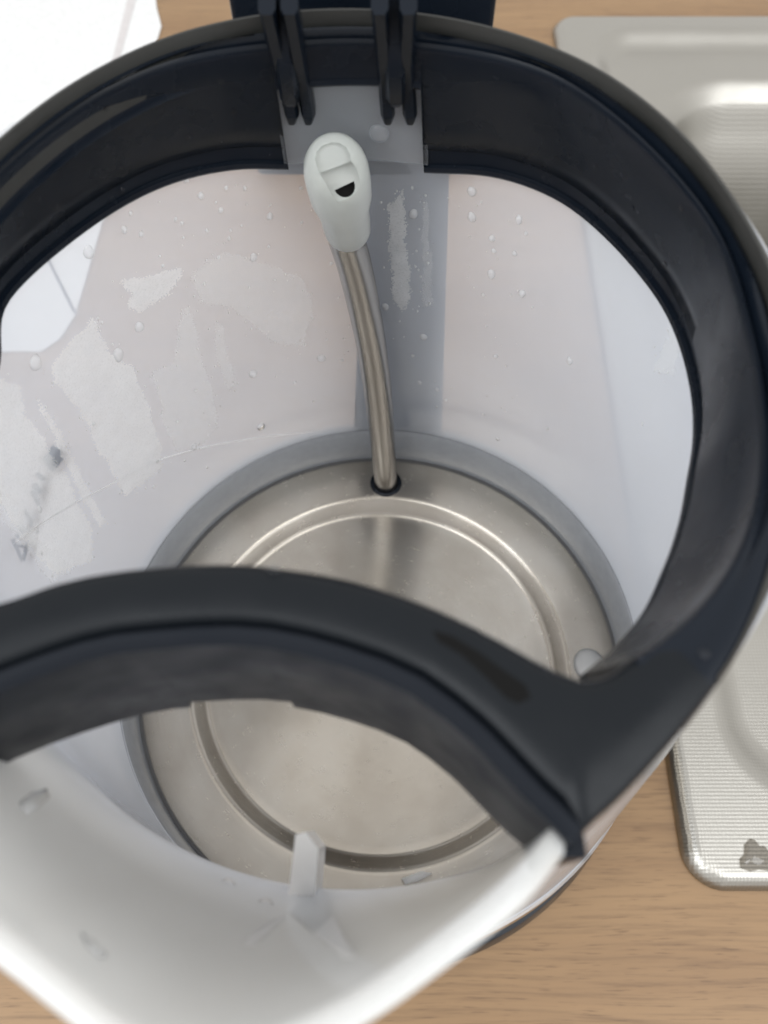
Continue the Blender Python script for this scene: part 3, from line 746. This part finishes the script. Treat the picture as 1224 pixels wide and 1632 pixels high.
# fin in the valley of the spout --------------------------------
def build_fin():
    # a thin upright slab standing in the valley, slanted top
    out = []
    for (px, py, z) in [(457, 1448, 101.5), (500, 1446, 101.5), (507, 1352, 112), (487, 1326, 115), (471, 1330, 115)]:
        out.append(on_z(px, py, z))
    back = [p+np.array([0.3, 1.0, -9.0]) for p in out]
    V = out+back; n = len(out)
    return mesh('spout_fin', V, [tuple(range(n)), tuple(range(n, 2*n))[::-1]]+[(i, (i+1) % n, n+(i+1) % n, n+i) for i in range(n)], M_FIN, None, False)
K(build_fin())
def fin_reflection(px):  # white plates painting in the reflection of the fin's root
    P, u, z = on_wall([a for a, b in px], [b for a, b in px], 0.0)
    a = []; b = []
    for p in P:
        d = p-CAM; d = d/np.linalg.norm(d); a.append(p-d*0.45); b.append(p+d*0.8)
    n = len(a)
    return mesh('spout_gusset', a+b, [tuple(range(n)), tuple(range(n, 2*n))[::-1]]+[(i, (i+1) % n, n+(i+1) % n, n+i) for i in range(n)], M_FIN, None, False)
K(fin_reflection([(462, 1456), (505, 1440), (530, 1458), (545, 1490), (568, 1528), (548, 1528), (500, 1488)]))
K(fin_reflection([(452, 1458), (460, 1456), (432, 1482), (404, 1508), (388, 1508), (398, 1490)]))

# lettering printed on the outside of the wall --------------------
def strokes():
    S = [((92, 1436), (172, 1606), 12), ((208, 1462), (174, 1606), 12), ((112, 1482), (200, 1500), 9),
         ((120, 1402), (142, 1420), 13), ((140, 1330), (182, 1382), 18), ((182, 1218), (245, 1312), 17), ((245, 1312), (232, 1340), 12),
         ((240, 1070), (296, 1172), 16), ((262, 1010), (300, 1090), 22), ((330, 985), (280, 930), 20), ((350, 860), (440, 740), 42), ((380, 900), (455, 800), 34)]
    V = []; F = []
    for (a, b, w_) in S:
        a = np.array(a, float)/4.8+[0, 560]; b = np.array(b, float)/4.8+[0, 560]; d = (b-a)/np.hypot(*(b-a)); n = np.array([-d[1], d[0]])*w_/4.6
        q = [a+n, a-n, b-n, b+n]
        P, u, z = on_wall([p[0] for p in q], [p[1] for p in q], -1.2)
        k = len(V)
        for uu, zz in zip(u, z): V.append(pol(uu, float(r_in(uu, zz))+1.1, zz))
        for uu, zz in zip(u, z): V.append(pol(uu, float(r_in(uu, zz))+1.2, zz))
        F += [(k, k+1, k+2, k+3), (k+7, k+6, k+5, k+4)]+[(k+i, k+4+i, k+4+(i+1) % 4, k+(i+1) % 4) for i in range(4)]
    return mesh('printed_lettering', V, F, M_INK, None, False)
K(strokes())

# ================================================================= condensation
def inside(poly, X, Y):
    c = np.zeros(X.shape, bool); n = len(poly)
    for i in range(n):
        x0, y0 = poly[i]; x1, y1 = poly[(i+1) % n]
        t = ((y0 > Y) != (y1 > Y)) & (X < (x1-x0)*(Y-y0)/(y1-y0+1e-9)+x0); c ^= t
    return c
def fog(poly, mat, label, step=1.8, jitter=3.0):
    """film of droplets on the inner face; its ragged outline follows the wall"""
    px = [p[0] for p in poly]; py = [p[1] for p in poly]
    xs = np.arange(min(px)-6, max(px)+6, step); ys = np.arange(min(py)-6, max(py)+6, step)
    X, Y = np.meshgrid(xs, ys, indexing='ij')
    jx = rng.normal(0, jitter/2, X.shape); jy = rng.normal(0, jitter/2, X.shape)
    wx = 1.6*np.sin(Y/13.0+X/41)+1.1*np.sin(Y/5.1+1.3+X/17)+0.7*np.sin(Y/2.6); wy = 1.3*np.sin(X/9.0+Y/27)+0.8*np.sin(X/3.7+0.6)
    k = inside(poly, X+jx+wx, Y+jy+wy)
    P, u, z = on_wall(X.ravel(), Y.ravel(), 0.25)
    idx = -np.ones(X.size, int); V = []; F = []
    n, m = X.shape
    for i in range(n-1):
        for j in range(m-1):
            if k[i, j]:
                q = [i*m+j, (i+1)*m+j, (i+1)*m+j+1, i*m+j+1]
                for a in q:
                    if idx[a] < 0: idx[a] = len(V); V.append(P[a])
                F.append([idx[a] for a in q])
    if not F: return
    o = mesh('condensation', V, F, mat, None, True)
    return tag(o, label, 'condensation', kind='stuff')
FOGS = [
 ([(107,551),(147,505),(162,536),(176,565),(195,576),(211,584),(224,617),(239,657),(254,709),(258,745),(226,772),(199,790),(184,760),(158,720),(136,672),(114,635),(83,606),(81,584)], M_FOG, 'broad misted patch on the left wall between two wiped runs'),
 ([(-40,606),(7,604),(29,617),(40,657),(70,705),(110,768),(145,845),(150,890),(90,915),(45,870),(0,800),(-40,760)], M_FOG, 'misted patch at the far left of the wall around the dark lettering'),
 ([(59,632),(73,654),(96,690),(121,742),(169,834),(156,838),(110,753),(85,694),(66,657)], M_FOG, 'thin misted streak running down the left wall between two clear runs'),
 ([(191,448),(230,440),(294,426),(265,470),(221,496),(202,488),(208,466)], M_FOG, 'small ragged misted patch high on the left wall'),
 ([(243,591),(276,580),(283,521),(301,485),(312,529),(327,595),(342,639),(346,672),(323,705),(280,720),(261,672)], M_FOG2, 'faint misted patch on the wall left of the tube'),
 ([(338,514),(353,521),(375,613),(360,620),(349,584)], M_FOG2, 'narrow faint misted streak on the wall left of the tube'),
 ([(300,440),(360,400),(480,440),(500,500),(480,550),(440,545),(400,515),(370,490),(320,480)], M_FOG2, 'wide faint misted area high on the wall left of the tube'),
 ([(617,325),(632,318),(641,300),(648,400),(655,480),(640,495),(625,470)], M_FOG, 'misted strip over the dark handle strip right of the tube'),
 ([(672,310),(681,330),(690,480),(674,490)], M_FOG2, 'second, fainter misted strip over the dark handle strip'),
 ([(1075,490),(1092,520),(1072,600),(1043,590),(1060,540)], M_FOG2, 'misted patch beside the collar on the right wall'),
 ([(0,820),(0,780),(60,860),(118,905),(80,925)], M_FOG2, 'faint misted wedge at the foot of the left wall'),
]
for poly, mt, lab in FOGS: fog(poly, mt, lab)

# ================================================================= water drops
def wall_drop(px, py, rpx, label, sx=0.95, sy=1.45, group='water drops clinging to the kettle wall', jig=0.12):
    P, u, z = on_wall(px, py, 0.05); P = P[0]; u = float(u[0]); z = float(z[0])
    a = np.array(pol(u, 0, z)); ax = (a-P); ax[2] = -0.1*np.hypot(ax[0], ax[1])
    dd = np.linalg.norm(P-CAM); r = rpx*dd/FPX
    o = dome('water_drop', P, ax, r, r*0.55, M_WATER, None, 18, 5, (sy, sx), jig=jig, seed=int(px*7+py))
    return tag(o, label, 'water drop', group)
BIG = [(56, 578, 11, 'largest drop on the left wall, hanging beside the wiped run'), (188, 565, 10, 'fat drop on the left wall at the edge of the broad misted patch'),
       (222, 521, 8, 'oval drop on the left wall below the small misted patch'), (141, 402, 9, 'long drop beside the collar on the left wall near the paper edge'),
       (416, 680, 7, 'round drop on the wall just above the grey band left of the tube'), (309, 712, 6, 'drop low on the left wall beside the grey band'),
       (403, 596, 7, 'clear drop on the wall left of the tube at mid height'), (675, 537, 6, 'round drop on the dark strip right of the tube'),
       (614, 489, 6, 'round drop touching the right side of the tube'), (659, 341, 7, 'curled drop on the dark strip below the vent'),
       (752, 305, 7, 'long bluish drop on the wall right of the dark strip, upper of two'), (752, 346, 7, 'long bluish drop on the wall right of the dark strip, lower of two'),
       (783, 437, 7, 'drop on the right wall, lowest of a short chain'), (827, 350, 6, 'drop high on the right wall near the collar'),
       (832, 468, 6, 'slanted drop on the right wall at mid height'), (908, 575, 6, 'lone drop in the middle of the right wall'),
       (62, 812, 6, 'drop beside the dark lettering, upper of two'), (57, 845, 6, 'drop beside the dark lettering, lower of two'),
       (250, 935-200, 4, 'small drop on the left wall near the broad misted patch'), (512, 571, 7, 'pale smeared drop just left of the tube')]
for (x, y, r, lab) in BIG: wall_drop(x, y, r, lab)
SMALL = [(320,312,5),(297,287,4),(352,335,4),(430,345,5),(404,410,6),(365,380,3),(330,368,3),(280,350,3),(225,373,4),(198,366,5),(208,340,3),(148,675,4),(311,622,3),(282,672,3),(245,776,3),(232,778,2),(65,882,4),(540,400,3),(528,420,3),(668,365,2),(664,400,2),(662,425,2),(667,430,2),(640,455,3),(637,512,2),(658,567,3),(669,610,4),(697,620,4),(710,638,3),(790,568,4),(784,380,5),(787,400,4),(820,404,4),(838,372,3),(848,490,2),(770,470,3),(872,683,3),(545,575,3),(548,540,2),(556,520,2),(770,660,3),(806,655,2),(793,700,3),(1024,675,3),(330,745,2),(470,610,3),(500,640,2),(440,600,2),(480,300,3),(360,300,3),(390,300,3)]
for (x, y, r) in SMALL:
    if x < 260: lab = 'tiny drop among those on the left wall, beside the misted patches'
    elif x < 570: lab = 'tiny drop among those on the wall just left of the tube'
    elif x < 716: lab = 'tiny drop among those over the dark strip behind the tube'
    else: lab = 'tiny drop among those on the right wall, between strip and collar'
    wall_drop(x, y, r, lab, group=lab.replace('tiny drop among those', 'tiny drops'))
# the big drop on the steel plate
P = on_z(940, 1060, 0.05)
tag(dome('water_drop', P, (0, 0, 1), 4.6, 2.4, M_WATER, None, 32, 8, (1, 1), jig=0.05), 'large domed drop on the steel plate beside the grey band, lower right', 'water drop')
# drops on the spout's inside
for (x, y, r, lab) in [(300, 1362, 15, 'round drop at the left end of the spout crease'), (364, 1408, 13, 'oval drop on the spout crease, right of the round one'),
                       (424, 1440, 13, 'oval drop on the spout crease next to the fin'), (574, 1436, 22, 'biggest spout drop, right of the white fin'),
                       (812, 1322, 7, 'small bright drop at the right end of the filter wall')]:
    wall_drop(x, y, r, lab, 0.8, 1.1, 'drops on the spout')

# drops on the black collar's skirt
def on_skirt(px, py):
    d = ray(px, py)
    lo, hi = 146.0, 118.0
    for _ in range(40):
        z = (lo+hi)/2; P = CAM+d*((z-CAM[2])/d[2]); X = P[0]-cx(z); p = X*EP[0]+P[1]*EP[1]; q = X*EA[0]+P[1]*EA[1]; u = math.degrees(math.atan2(p, q))
        st = min(float(R_ST(u)), float(R_OUT(u))-3.4); zb = float(Z_SB(u)); r = st+(float(R_SB(u))-st)*np.clip((144-z)/(144-zb)/0.8, 0, 1)
        if math.hypot(p, q) < r: lo = z
        else: hi = z
    return P, u, z
for (x, y, r, lab) in [(60, 316, 5, 'drop on the black collar far left, right of the thin run'), (88, 328, 5, 'dark drop on the black collar far left, lower of two'),
                       (166, 170, 5, 'small drop at the top of the black skirt on the left'), (196, 303, 4, 'glinting drop on the lower lip of the black skirt at left'),
                       (352, 128, 5, 'faint drop high on the black skirt left of the hinge'), (1087, 330, 6, 'faint drop on the black skirt at the right'),
                       (1060, 420, 5, 'faint drop on the black skirt at lower right')]:
    P, u, z = on_skirt(x, y); a = np.array(pol(u, 0, z))-P; rr = r*np.linalg.norm(P-CAM)/FPX
    tag(dome('water_drop', P, a, rr, rr*0.5, M_CLEAR, None, 16, 4, (1.3, 1), jig=0.1, seed=x), lab, 'water drop', 'drops on the black collar')
for (x, y, z, r, lab) in [(436, 908, ZT+0.0, 10, 'blurred drop on top of the black bridge'), (1122, 1043, ZT-0.1, 8, 'dark drop on the right arm of the black collar')]:
    P = on_z(x, y, z); rr = r*np.linalg.norm(P-CAM)/FPX
    tag(dome('water_drop', P, (0, 0, 1), rr, rr*0.4, M_CLEAR, None, 18, 4, jig=0.12, seed=x), lab, 'water drop', 'drops on the black collar')
# dark inset laid on the right arm, painting in a shadowed, glossy mark
pts = [(690, 1004), (722, 1014), (765, 1040), (800, 1066), (838, 1092), (846, 1112), (826, 1122), (806, 1112), (775, 1080), (735, 1044), (698, 1022)]
V = [on_z(x, y, ZT+0.06) for x, y in pts]+[on_z(x, y, ZT-0.5) for x, y in pts]; n = len(pts)
o = mesh('moulded_slot', V, [tuple(range(n)), tuple(range(n, 2*n))[::-1]]+[(i, (i+1) % n, n+(i+1) % n, n+i) for i in range(n)], M_DARK, None, False); o.parent = bridge

# runs of water lying in the spout
for k, (px, lab) in enumerate((([(30, 1280), (52, 1262), (74, 1256), (80, 1270), (60, 1288), (44, 1300)], 'wet run at the far left of the spout'), ([(128, 1486), (150, 1500), (172, 1522), (160, 1528), (138, 1508)], 'short wet run low in the spout, left of centre'),
                               ([(640, 1400), (672, 1388), (690, 1392), (668, 1404), (646, 1410)], 'faint wet run on the right side of the spout'))):
    P, u, z = on_wall([a for a, b in px], [b for a, b in px], 0.0); V = []
    c = P.mean(axis=0); dv = (c-CAM)/np.linalg.norm(c-CAM); V.append(c-dv*0.5)
    for p in P: V.append(p-dv*0.22)
    for p in P: V.append(p+dv*0.3)
    n = len(P); F = []
    for i in range(n):
        j = (i+1) % n; F += [(0, 1+i, 1+j), (1+i, 1+n+i, 1+n+j, 1+j)]
    tag(mesh('water_run', V, F, M_WATER, None, True), lab, 'water run', 'wet runs in the spout')
# added pale thread near the wall's foot, painting the base edge's glint
def wall_line(name, px, rad):
    P, u, z = on_wall([a for a, b in px], [b for a, b in px], 0.0)
    pts = bez([pol(uu, float(r_in(uu, zz))+0.02, zz) for uu, zz in zip(u, z)], 4); n = len(pts)
    return tube(name, pts, [rad*min(1, 0.15+6*min(i, n-1-i)/n) for i in range(n)], M_FIN, 8)
K(wall_line('mould_line', [(20, 868), (100, 812), (170, 775), (240, 738), (330, 712), (420, 697), (500, 688)], 0.16))
# pale patches on the wet collar ledge, painted in for window reflections
M_LEDGE_REFL = water_mat(); M_LEDGE_REFL.name = 'wet_film'
for nd in M_LEDGE_REFL.node_tree.nodes:
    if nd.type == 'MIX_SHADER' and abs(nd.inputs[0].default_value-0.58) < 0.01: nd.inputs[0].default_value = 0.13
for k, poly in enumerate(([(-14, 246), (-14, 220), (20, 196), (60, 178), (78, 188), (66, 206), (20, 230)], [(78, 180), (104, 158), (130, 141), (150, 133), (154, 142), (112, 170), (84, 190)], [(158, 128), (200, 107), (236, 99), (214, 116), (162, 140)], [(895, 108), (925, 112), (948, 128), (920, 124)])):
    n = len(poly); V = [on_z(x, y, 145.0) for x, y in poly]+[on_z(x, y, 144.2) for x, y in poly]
    tag(mesh('water_film', V, [tuple(range(n)), tuple(range(n, 2*n))[::-1]]+[(i, (i+1) % n, n+(i+1) % n, n+i) for i in range(n)], M_LEDGE_REFL, None, True),
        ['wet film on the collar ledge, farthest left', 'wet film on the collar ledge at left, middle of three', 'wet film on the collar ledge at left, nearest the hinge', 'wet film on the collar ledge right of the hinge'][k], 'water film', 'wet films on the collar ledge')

# fine beads of condensation round the misted patches: far too many to count
bead = []; bF = []
src = []
for poly, mt, lab in FOGS:
    q = np.array(poly, float); n = len(q)
    for _ in range(int(len(q)*3)):
        i = rng.integers(n); t = rng.random(); p = q[i]*(1-t)+q[(i+1) % n]*t+rng.normal(0, 7, 2); src.append(p)
for _ in range(60): src.append(np.array([rng.uniform(250, 560), rng.uniform(290, 660)]))
for _ in range(40): src.append(np.array([rng.uniform(600, 830), rng.uniform(300, 660)]))
src = np.array([p for p in src if -10 < p[0] < 1090])
P, u, z = on_wall(src[:, 0], src[:, 1], 0.05)
for p, uu, zz in zip(P, u, z):
    ax = Vector(np.array(pol(uu, 0, zz))-p).normalized(); t = Vector((0, 0, 1)); b = ax.cross(t).normalized(); t = b.cross(ax)
    r = 0.12+0.22*rng.random()**2; k = len(bead); sy = 1+0.8*rng.random()
    bead.append(Vector(p)+ax*r*0.7)
    for j, (hh, rr) in enumerate(((0.5, 0.7), (0.0, 1.0))):
        for i in range(7): bead.append(Vector(p)+ax*r*hh+t*r*rr*sy*math.cos(i*0.8976)+b*r*rr*math.sin(i*0.8976))
    for i in range(7):
        j = (i+1) % 7; bF.append((k, k+1+i, k+1+j)); bF.append((k+1+i, k+8+i, k+8+j, k+1+j))
tag(mesh('condensation_beads', bead, bF, M_WATER), 'fine scattered beads of condensation over the whole kettle wall', 'condensation', kind='stuff')
for (x, y, r) in [(30, 360, 4), (120, 262, 4), (205, 205, 4), (255, 175, 4), (300, 215, 4), (372, 175, 5), (395, 205, 3), (410, 150, 4), (705, 215, 4), (760, 180, 4), (880, 200, 4), (950, 262, 5), (1010, 330, 4), (1082, 470, 4)]:
    P, u, z = on_skirt(x, y); a = np.array(pol(u, 0, z))-P; rr = r*np.linalg.norm(P-CAM)/FPX
    side = 'left' if x < 560 else 'right'
    tag(dome('water_drop', P, a, rr, rr*0.5, M_CLEAR, None, 12, 3, (1.4, 1), jig=0.1, seed=x), 'tiny clear drop among those on the black skirt, %s of the hinge' % side, 'water drop', 'tiny drops on the black skirt, %s side' % side)
